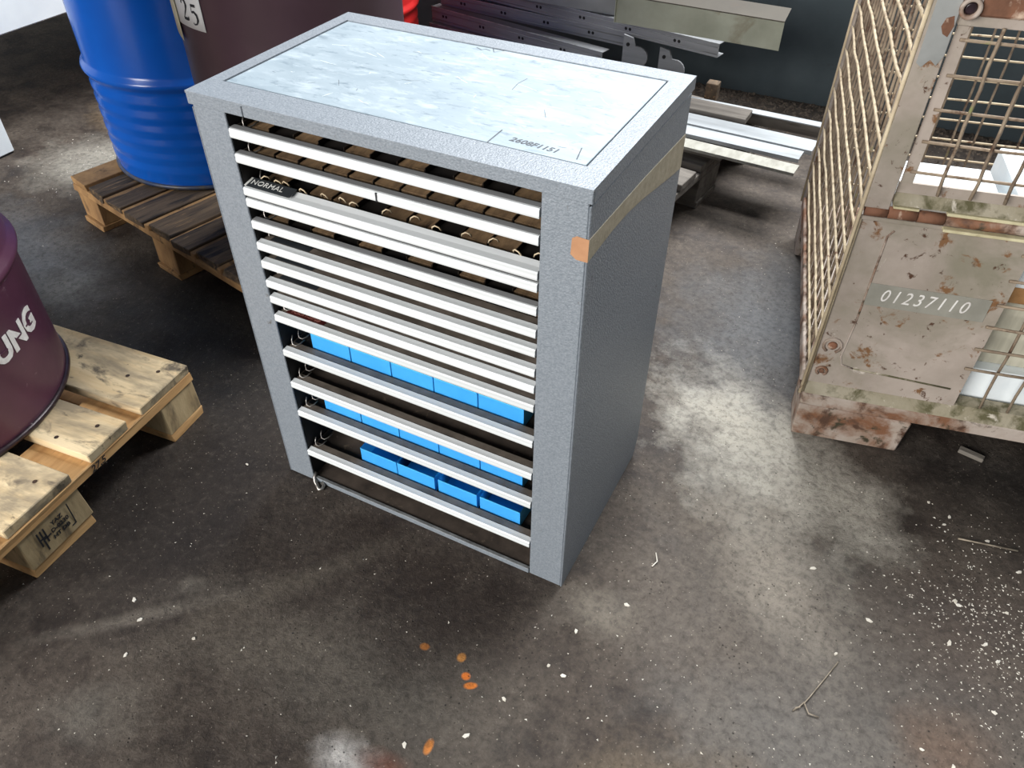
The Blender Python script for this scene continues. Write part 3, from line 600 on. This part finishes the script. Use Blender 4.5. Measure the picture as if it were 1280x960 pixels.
# corner posts: rolled angle sections
for (cu, cv, su, sv) in ((0, 0, 1, 1), (GL, 0, -1, 1), (0, GW, 1, -1), (GL, GW, -1, -1)):
    poly = [(cu - su * 0.006, cv - sv * 0.004), (cu + su * 0.036, cv - sv * 0.004), (cu + su * 0.036, cv + sv * 0.001), (cu - su * 0.001, cv + sv * 0.001), (cu - su * 0.001, cv + sv * 0.034), (cu - su * 0.006, cv + sv * 0.034)]
    z0 = 0.556 if cv == 0 else 0.12
    prism('corner_post', poly, 'z', z0, 0.93, cg, gb, 0.0012)
    prism('post_cap', [(cu - su * 0.012, cv - sv * 0.012), (cu + su * 0.045, cv - sv * 0.012), (cu + su * 0.045, cv + sv * 0.045), (cu - su * 0.012, cv + sv * 0.045)], 'z', 0.93, 0.97, M['cage_rust'], gb, 0.004)
tube('post_edge', [(-0.0075, -0.003, 0.12), (-0.0075, -0.003, 0.93)], 0.0035, M['wire'], gb, 6)
tube('post_edge', [(-0.0075, GW, 0.12), (-0.0075, GW, 0.93)], 0.0035, M['wire'], gb, 6)
prism('bare_patch', [(0.000, 0.90), (0.034, 0.90), (0.035, 0.815), (0.028, 0.800), (0.018, 0.808), (0.008, 0.796), (0.000, 0.802)], 'y', -0.0052, -0.0041, M['greypaint'], gb)
prism('rust_spot', [(0.020, 0.868), (0.030, 0.872), (0.034, 0.858), (0.030, 0.842), (0.022, 0.846), (0.017, 0.856)], 'y', -0.0056, -0.0053, M['rust'], gb)
# lower front: pressed corner sheets with an embossed border, mesh field between them
for (u0, u1) in ((-0.004, 0.285), (0.955, 1.244)):
    pn = box('corner_sheet', u0, u1, 0.008, 0.011, 0.146, 0.528, cg, gb)
    e0, e1 = (u0 + 0.052, u1 - 0.02) if u0 < 0.5 else (u0 + 0.02, u1 - 0.052)
    h = 0.0020; p0 = Vector((0, 0.0068, 0))
    loop = [(e0 + .03, 0.196), (e0 + 0.006, 0.202), (e0, 0.222), (e0 + .004, 0.30), (e0 + .004, 0.50), (e0 + 0.012, 0.512)]
    tube('embossed_bead', [(x, 0.0078, z) for x, z in loop], h, M['cage_rust'], gb, 6)
    tube('embossed_bead', [(x, 0.0078, z) for x, z in ((e0 + .03, 0.196), (e0 + .10, 0.193), (e1, 0.187))], h, M['cage_moss'], gb, 6)
    for (uu, zz, rr) in ((u0 + 0.030, 0.245, 0.017), (u0 + 0.026, 0.178, 0.010)) if u0 < 0.5 else ():
        bmt = tube('stamped_ring', [(uu + rr * math.cos(a * math.pi / 6), 0.0072, zz + rr * math.sin(a * math.pi / 6)) for a in range(-2, 9)], 0.0032, M['cage_rust'], gb, 6)
        bmt = lathe('rivet', [(rr * 0.55, 0), (rr * 0.5, 0.003), (rr * 0.25, 0.005)], M['rust'], gb, 14, (uu, 0.008, zz)); bmt.rotation_euler = (math.pi / 2, 0, 0)
    tube('sheet_edge', [(-0.004 if u0 < 0.5 else 1.244, 0.004, 0.12), (-0.004 if u0 < 0.5 else 1.244, 0.004, 0.53)], 0.005, M['wire'], gb, 8)
npl = box('number_plate', 0.052, 0.262, 0.0068, 0.0079, 0.352, 0.401, M['plate'], gb, 0.0004)
t = link('plate_number', text_mesh('01237110', 0.038, 0.0003, 0.25, 1.32), M['white_paint'], gb, (0.152, 0.0064, 0.377)); t.rotation_euler = (math.pi / 2, 0, 0); t.scale = (0.78, 1, 1)
# wires: each one its own piece, mesh data shared between alike wires
def wire_mesh(L, axis, r, n=14, wob=0.0025):
    ph = random.uniform(0, 6); pts = []
    for k in range(n + 1):
        t = L * k / n; w = wob * math.sin(ph + k * 2.1) + random.uniform(-wob, wob) * 0.6; w2 = random.uniform(-wob, wob) * 0.4
        pts.append({'x': (t, w2, w), 'y': (w2, t, w), 'z': (w, w2, t)}[axis])
    me = tube_mesh('mesh_wire', pts, r, 6); return me
def wires(axis, L, r, mat, spots, var=3, n=9, wob=0.0010):
    ms = []
    for k in range(var):
        me = wire_mesh(L, axis, r, n, wob); me.materials.append(mat); ms.append(me)
    for k, s in enumerate(spots): link('mesh_wire', ms[k % var], None, gb, s)
RW = 0.0028
ZS = [0.19 + 0.0515 * k for k in range(14)]; VS = [0.045 + 0.0395 * k for k in range(20)]; US = [0.055 + 0.0515 * k for k in range(23)]
for side_u in (-0.0045, GL + 0.0045):
    wires('y', 0.80, 0.0031, M['wire'], [(side_u, 0.018, z) for z in ZS], 5, 9, 0.0024)
    wires('z', 0.75, RW, M['wire_dark'], [(side_u + (0.0058 if side_u < 0 else -0.0058), v, 0.13) for v in VS], 3, 8, 0.0009)
    box('side_rail', side_u - 0.006, side_u + 0.006, 0.036, 0.80, 0.885, 0.925, cg, gb, 0.002)
    box('side_rail', side_u - 0.004, side_u + 0.004, 0.036, 0.80, 0.120, 0.150, M['cage_rust'], gb, 0.002)
wires('x', 1.17, RW, M['wire'], [(0.035, GW - 0.004, z) for z in ZS], 3)
wires('z', 0.75, RW, M['wire_dark'], [(u, GW - 0.010, 0.13) for u in US], 3)
box('back_rail', 0.036, GL - 0.036, GW - 0.008, GW + 0.004, 0.885, 0.925, cg, gb, 0.002)
wires('x', 0.70, RW, M['wire_dark'], [(0.270, 0.0035, z) for z in (0.245, 0.293, 0.345, 0.395, 0.447, 0.498)], 3)
wires('z', 0.385, RW, M['wire_dark'], [(u, 0.0130, 0.148) for u in (0.333, 0.384, 0.435, 0.486, 0.537, 0.588, 0.639, 0.69, 0.741, 0.792, 0.843, 0.894)], 3)
# hinge line
box('hinge_rail', -0.004, GL + 0.004, 0.002, 0.024, 0.5285, 0.5360, cg, gb, 0.001)
tube('hinge_pin', [(0.0, 0.006, 0.548), (GL, 0.006, 0.548)], 0.0055, M['rust'], gb, 8)
for k, (u0, u1, mt) in enumerate(((0.000, 0.036, 'rust'), (0.038, 0.084, 'rust'), (0.086, 0.128, 'rust'), (0.130, 0.44, 'cage_rust'), (0.60, 0.70, 'rust'), (1.10, 1.16, 'rust'), (1.162, 1.22, 'rust'))):
    tube('hinge_knuckle', [(u0, 0.004, 0.548), (u1, 0.004, 0.548)], 0.0105, M[mt], gb, 12)
box('hinge_lip', 0.042, 0.084, -0.004, 0.008, 0.5590, 0.5630, M['brass'], gb, 0.001)
box('hinge_lip', 0.128, 1.10, -0.005, 0.008, 0.5585, 0.5640, M['brass'], gb, 0.001)
box('hinge_lip', 0.130, 1.10, -0.010, 0.003, 0.5310, 0.5365, M['brass'], gb, 0.001)
# upper flap
prism('flap_ledge', [(-0.001, 0.565), (0.014, 0.565), (0.014, 0.584), (0.010, 0.584)], 'x', 0.040, GL - 0.040, M['cage_moss'], gb)
box('flap_rail', 0.040, GL - 0.040, 0.009, 0.014, 0.5845, 0.603, cg, gb)
box('flap_rail', 0.040, GL - 0.040, 0.003, 0.014, 0.857, 0.872, cg, gb, 0.001)
box('flap_rail', 0.062, GL - 0.062, -0.004, 0.012, 0.8725, 0.925, M['rust'], gb, 0.003)
box('flap_stile', 0.0415, 0.060, 0.006, 0.011, 0.6035, 0.8565, cg, gb); box('flap_stile', GL - 0.060, GL - 0.0415, 0.006, 0.011, 0.6035, 0.8565, cg, gb)
box('flap_corner', 0.0415, 0.0615, -0.002, 0.010, 0.8725, 0.925, M['cage_rust'], gb)
wires('x', 1.14, 0.0027, M['wire_dark'], [(0.050, 0.0025, z) for z in (0.625, 0.678, 0.731, 0.784, 0.837)], 3)
wires('z', 0.268, 0.0029, M['wire_dark'], [(u, -0.0035, 0.592) for u in (0.101, 0.153, 0.205, 0.257, 0.309, 0.361, 0.413, 0.465, 0.517, 0.569, 0.621, 0.673, 0.725, 0.777, 0.829, 0.881, 0.933, 0.985, 1.037, 1.089, 1.141)], 3)
lt = lathe('latch_ring', [(0.009, 0.0), (0.0145, 0.0), (0.0155, 0.007), (0.0145, 0.010), (0.010, 0.010), (0.009, 0.0)], M['cage_rust'], gb, 24, (0.047, -0.0025, 0.884), caps=False); lt.rotation_euler = (math.pi / 2, 0, 0)
lt = lathe('latch_bolt', [(0.0088, 0.0), (0.0088, 0.004), (0.006, 0.006)], M['rim'], gb, 20, (0.047, -0.0025, 0.884)); lt.rotation_euler = (math.pi / 2, 0, 0)

# contents of the box pallet
def in_box(u, v, z): c, s = math.cos(GA), math.sin(GA); return (0.901 + u * c - v * s, 0.592 + u * s + v * c, z)
def content(name, label, cat, u0, u1, v0, v1, z0, z1, mat, tilt=0.0, bev=0.002):
    bm = bmesh.new(); add_box(bm, 0, u1 - u0, 0, v1 - v0, 0, z1 - z0); bmesh.ops.bevel(bm, geom=bm.edges[:], offset=bev, segments=1, affect='EDGES')
    o = link(name, mesh_of(bm, name), mat, None, in_box(u0, v0, z0), (0, tilt, GA)); return tag(o, label, cat)
content('foam_block', 'white foam block lying in the bottom of the mesh box', 'foam block', 0.24, 1.0, 0.05, 0.40, 0.1245, 0.215, M['foam'])
content('cardboard_sheet', 'pale corrugated sheet standing behind the lower front mesh', 'sheet', 0.28, 0.95, 0.075, 0.095, 0.2155, 0.362, M['cardboard'])
content('chipboard_slat', 'brown chipboard slat lying between sheet and white block', 'slat', 0.27, 0.95, 0.070, 0.150, 0.3625, 0.402, M['slat'])
content('foam_block', 'large white foam block behind the front mesh, topmost of the pile', 'foam block', 0.26, 1.0, 0.060, 0.30, 0.4025, 0.560, M['foam'])
content('foam_block', 'white foam block standing on end behind the corner sheet', 'foam block', 0.055, 0.235, 0.05, 0.22, 0.1245, 0.548, M['foam'])

# ------------------------------------------------------------------ metal stock on the grey pallet
def bar(name, label, cat, x0, x1, y0, y1, z0, z1, mat, ang=0.0, group=None, bev=0.0015):
    bm = bmesh.new(); add_box(bm, -(x1 - x0) / 2, (x1 - x0) / 2, -(y1 - y0) / 2, (y1 - y0) / 2, 0, z1 - z0); bmesh.ops.bevel(bm, geom=bm.edges[:], offset=bev, segments=1, affect='EDGES')
    o = link(name, mesh_of(bm, name), mat, None, ((x0 + x1) / 2, (y0 + y1) / 2, z0), (0, 0, ang)); return tag(o, label, cat, group)
def channel(name, label, L, w, h, loc, ang, mat, cat='metal bar', group='aluminium bars on the grey pallet', t=0.003):
    """inverted U profile with open ends, right end at loc"""
    r = thing(name, label, cat, loc, ang, group)
    box('top_web', -L, 0, -w / 2, w / 2, h - t, h, mat, r, 0.0006)
    box('flange', -L, 0, -w / 2, -w / 2 + t, 0, h - t, mat, r); box('flange', -L, 0, w / 2 - t, w / 2, 0, h - t, mat, r)
    return r
bar('timber_bearer', 'grey timber bearer across the grey pallet beneath the white bars', 'timber', 0.16, 0.24, 1.32, 1.68, 0.1445, 0.176, M['greywood'])
channel('aluminium_bar', 'broad white aluminium bar, rear one of the pair sticking out', 0.60, 0.078, 0.014, (0.702, 1.622, 0.1765), math.radians(-2.5), M['whitebar'])
channel('aluminium_bar', 'bright white aluminium bar in the middle of the three', 0.60, 0.060, 0.012, (0.678, 1.545, 0.1765), math.radians(-2.5), M['whitebar'])
channel('aluminium_bar', 'dirty whitish bar nearest the cabinet at the pallet front', 0.60, 0.058, 0.009, (0.684, 1.456, 0.1765), math.radians(-3.5), M['dirtybar'])
bar('beam', 'grey-brown beam with pale top edge behind the white bars', 'beam', -0.30, 0.702, 1.795, 1.832, 0.1445, 0.178, M['greywood'], math.radians(-1))
box('pale_edge', -0.50, 0.50, -0.018, 0.018, 0.034, 0.0375, M['whitebar'], bpy.data.objects['beam'])
bar('plank', 'weathered brown plank lying behind the white aluminium bars', 'plank', -0.35, 0.474, 1.69, 1.775, 0.1825, 0.203, M['greywood'], math.radians(-1.5))
bar('plank', 'short weathered plank between the white bar and the dirty bar', 'plank', 0.26, 0.455, 1.495, 1.515, 0.1445, 0.172, M['greywood'], math.radians(-4))
bar('wood_stub', 'small pale wooden stub standing behind the cabinet corner', 'wood block', 0.285, 0.325, 1.88, 1.92, 0.1445, 0.215, M['oldwood'])

def rail(label, x0, y0, x1, y1, ztop, h, w=0.045, phase=0.1, t=0.003):
    L = math.hypot(x1 - x0, y1 - y0); a = math.atan2(y1 - y0, x1 - x0)
    r = thing('steel_rail', label, 'rail', (x0, y0, ztop - h), a, 'dark steel rails stacked by the back wall')
    box('web', 0, L, 0.0, t, 0, h, M['railsteel'], r, 0.0008)
    box('flange', 0, L, t, w, h - t, h, M['railsteel'], r, 0.0008); box('flange', 0, L, t, w, 0, t, M['railsteel'], r, 0.0008)
    box('bright_edge', 0, L, -0.002, 0.0015, h, h + 0.0015, M['alu_edge'], r)
    tube('bead', [(0, -0.0012, h * 0.72), (L, -0.0012, h * 0.72)], 0.0015, M['railsteel'], r, 5)
    tube('bead', [(0, -0.0012, h * 0.22), (L, -0.0012, h * 0.22)], 0.0015, M['railsteel'], r, 5)
    u = phase
    while u < L - 0.05:
        for k in (0, 1):
            bm = bmesh.new(); bmesh.ops.create_circle(bm, cap_ends=True, radius=0.0055, segments=10)
            o = link('hole', mesh_of(bm, 'hole'), M['railblack'], r, (u + k * 0.016, -0.0004, h * 0.5), (math.pi / 2, 0, 0))
        u += 0.19
    return r
rail('dark steel rail with hole pairs, lowest of the stack', -0.88, 2.006, -0.05, 1.83, 0.200, 0.055, phase=0.05)
rail('dark steel rail with hole pairs, second from the bottom', -0.88, 2.028, -0.09, 1.868, 0.2570, 0.055, phase=0.06)
rail('dark steel rail ending at the rounded bracket, second from the top', -0.85, 2.052, -0.035, 1.952, 0.303, 0.044, phase=0.10)
rail('brownish steel rail with hole pairs, highest of the stack', -0.80, 2.075, 0.31, 1.865, 0.350, 0.044, phase=0.02)
box_o = bar('grey_steel_box', 'light grey steel box section lying on top of the rails', 'steel box', -0.85, -0.085, 1.975, 2.10, 0.352, 0.47, M['greysheet'], math.radians(-2))
s_ = bar('slot', '', '', 0, 0.013, 0, 0.001, 0, 0.024, M['railblack'], bev=0.0002)
for k in ('label', 'category'): del s_[k]
s_.parent = box_o; s_.location = (0.285, -0.0632, 0.075); s_.name = 'slot'
def bracket(label, x, y, ztop, s=1.0):
    pts = [(0, -0.09), (0, 0), (0.030, -0.006), (0.040, -0.030)] + [(0.052 + 0.030 * math.cos(a), -0.060 + 0.030 * math.sin(a)) for a in [math.radians(d) for d in range(80, -81, -20)]] + [(0.05, -0.09)]
    o = prism('steel_bracket', [(px * s, pz * s) for px, pz in pts], 'y', 0, 0.008, M['railsteel']); o.location = (x, y, ztop)
    lathe('bolt', [(0.006, 0), (0.006, 0.004), (0.004, 0.005)], M['railblack'], o, 10, (0.018, 0, -0.03)).rotation_euler = (math.pi / 2, 0, 0)
    return tag(o, label, 'bracket')
bracket('dark steel bracket with rounded tab at the near rail end', -0.028, 1.90, 0.318, 1.12)
bracket('dark steel bracket with rounded tab under the greenish sheet', 0.10, 1.915, 0.292, 1.15)
# greenish folded sheet
gs = thing('folded_sheet', 'greenish beige folded metal sheet lying on the rails by the wall', 'metal sheet', (0, 0, 0))
prism('flange', [(-0.020, 1.780), (0.512, 1.765), (0.512, 1.7675), (-0.020, 1.7825)], 'z', 0.392, 0.473, M['greensheet'], gs)
bm = bmesh.new(); q = [(-0.020, 1.780, 0.4733), (0.512, 1.765, 0.4733), (0.512, 1.835, 0.492), (-0.020, 1.85, 0.492)]
a = [bm.verts.new(p) for p in q]; b = [bm.verts.new((p[0], p[1], p[2] + 0.003)) for p in q]
bm.faces.new(a[::-1]); bm.faces.new(b)
for k in range(4): bm.faces.new((a[k], a[(k + 1) % 4], b[(k + 1) % 4], b[k]))
link('top_web', mesh_of(bm, 'top_web'), M['brownsheet'], gs)
box('end_flange', -0.0235, -0.0205, 1.775, 1.85, 0.392, 0.47, M['greensheet'], gs)

# ------------------------------------------------------------------ litter on the floor
def flake_mesh(s, e=1.6):
    bm = bmesh.new(); n = 5; vs = []
    for k in range(n):
        a = 2 * math.pi * k / n; r = s * random.uniform(0.5, 1.0); vs.append((r * math.cos(a) * e, r * math.sin(a)))
    A = [bm.verts.new((x, y, 0)) for x, y in vs]; B = [bm.verts.new((x * .9, y * .9, s * 0.22 + random.uniform(0, s * .2))) for x, y in vs]
    bm.faces.new(A[::-1]); bm.faces.new(B)
    for k in range(n): bm.faces.new((A[k], A[(k + 1) % n], B[(k + 1) % n], B[k]))
    me = mesh_of(bm, 'paint_flake'); me.materials.append(M['flake']); return me
FL = [flake_mesh(0.0042, random.uniform(1.0, 2.4)) for k in range(8)]
BIG = [(1.130, 0.187), (1.262, 0.298), (1.268, 0.292), (1.345, 0.315), (1.336, 0.205), (1.335, 0.106), (1.238, -0.010), (1.254, -0.070), (1.285, -0.018), (1.320, -0.040), (1.330, -0.075), (1.195, 0.52), (1.235, 0.50), (1.305, 0.47), (1.228, 0.475), (1.362, 0.42), (1.02, 0.253), (0.74, 0.020), (0.694, -0.155), (0.665, -0.150), (0.625, -0.235), (0.68, -0.07), (1.09, 0.095), (1.315, 0.23), (1.26, 0.205), (-0.05, -0.375), (-0.01, -0.40), (0.10, -0.385), (0.02, -0.46), (0.0, 0.02), (-0.09, -0.03), (-0.30, -0.42), (0.60, -0.315), (0.522, -0.372)]
for k, (x, y) in enumerate(BIG):
    o = link('paint_flake', FL[k % 8], None, None, (x, y, 0.0002), (0, 0, random.uniform(0, 6))); reg = ('in front of the box pallet', 'white flakes in front of the box pallet') if x > 1.1 else ('on the open floor right of the cabinet', 'white flakes right of the cabinet') if x > 0.63 and y > -0.14 else ('near the orange floor stains', 'white flakes near the orange stains') if x > 0.4 else ('on the black floor left of the cabinet', 'white flakes left of the cabinet')
    tag(o, 'small white paint flake ' + reg[0], 'paint flake', reg[1])
def scatter(name, label, cat, pts, smin, smax, mat):
    bm = bmesh.new()
    for (x, y, z) in pts:
        s = random.uniform(smin, smax); a = random.uniform(0, 6.28); e = random.uniform(1, 2.2); c, sn = math.cos(a), math.sin(a)
        b = [bm.verts.new((x + (px * e * c - py * sn) * s, y + (px * e * sn + py * c) * s, z)) for px, py in ((-.5, -.5), (.5, -.4), (.1, .5))]
        t = bm.verts.new((x, y, z + s * 0.5)); bm.faces.new((b[0], b[1], b[2]))
        for i in range(3): bm.faces.new((b[i], b[(i + 1) % 3], t))
    o = link(name, mesh_of(bm, name), mat); tag(o, label, cat); o['kind'] = 'stuff'; return o
def free(x, y):
    if -0.01 < x < 0.63 and -0.005 < y < 0.39: return False
    if 0.85 < x and y > 0.56: return False
    u, v = (x + 1.183) * 0.976 - (y - 0.513) * 0.218, (x + 1.183) * 0.218 + (y - 0.513) * 0.976
    if -0.03 < u < 1.0 and -0.03 < v < 0.83: return False
    return True
pts = []
while len(pts) < 900:
    x, y = random.gauss(1.33, 0.085), random.gauss(0.27, 0.11)
    if free(x, y): pts.append((x, y, 0.0001))
while len(pts) < 1400:
    x, y = random.uniform(0.6, 1.6), random.uniform(-0.5, 1.5)
    pts.append((x, y, 0.0001))
while len(pts) < 1560:
    x, y = random.uniform(-0.5, 0.9), random.uniform(-0.6, 0.0)
    if free(x, y): pts.append((x, y, 0.0001))
while len(pts) < 1760:
    x, y = random.gauss(-1.4, 0.2), random.gauss(0.75, 0.15)
    pts.append((x, y, 0.0001))
pts = [p for p in pts if free(p[0], p[1])]
scatter('white_crumbs', 'fine white crumbs scattered over the dark floor', 'crumbs', pts, 0.0010, 0.0030, M['flake'])
pts = [(random.uniform(-0.1, 1.6), max(2.12, 2.41 - abs(random.gauss(0, 0.12))), 0.0) for k in range(1500)]
scatter('rubble', 'dark rubble crumbs along the foot of the back wall', 'rubble', pts, 0.006, 0.020, M['chip'])
tag(tube('wire_scrap', [(1.096, 0.080, .002), (1.082, 0.04, .003), (1.066, -0.005, .003), (1.060, -0.020, .004), (1.070, -0.034, .003), (1.086, -0.032, .002)], 0.0011, M['twig'], None, 5), 'thin forked wire scrap on the floor at lower right', 'wire')
tag(tube('wire_scrap', [(1.060, -0.018, .0035), (1.054, -0.030, .003), (1.046, -0.040, .002), (1.050, -0.033, .003), (1.056, -0.030, .004)], 0.0011, M['twig'], None, 5), 'short bent wire piece beside the forked wire scrap', 'wire')
tag(tube('thin_stick', [(1.254, 0.449, .0025), (1.30, 0.458, .003), (1.358, 0.470, .0025)], 0.0018, M['twig'], None, 6), 'thin straight stick on the floor in front of the box pallet', 'stick')
tag(tube('twig', [(0.748, 0.150, .002), (0.757, 0.132, .003), (0.752, 0.118, .002)], 0.0012, M['flake'], None, 5), 'small pale twig on the floor beside the cabinet', 'twig')
bar('wood_chip', 'pale wood chip on the floor under the box pallet', 'wood chip', 1.235, 1.285, 0.690, 0.706, 0.0, 0.010, M['greywood'], -0.2)
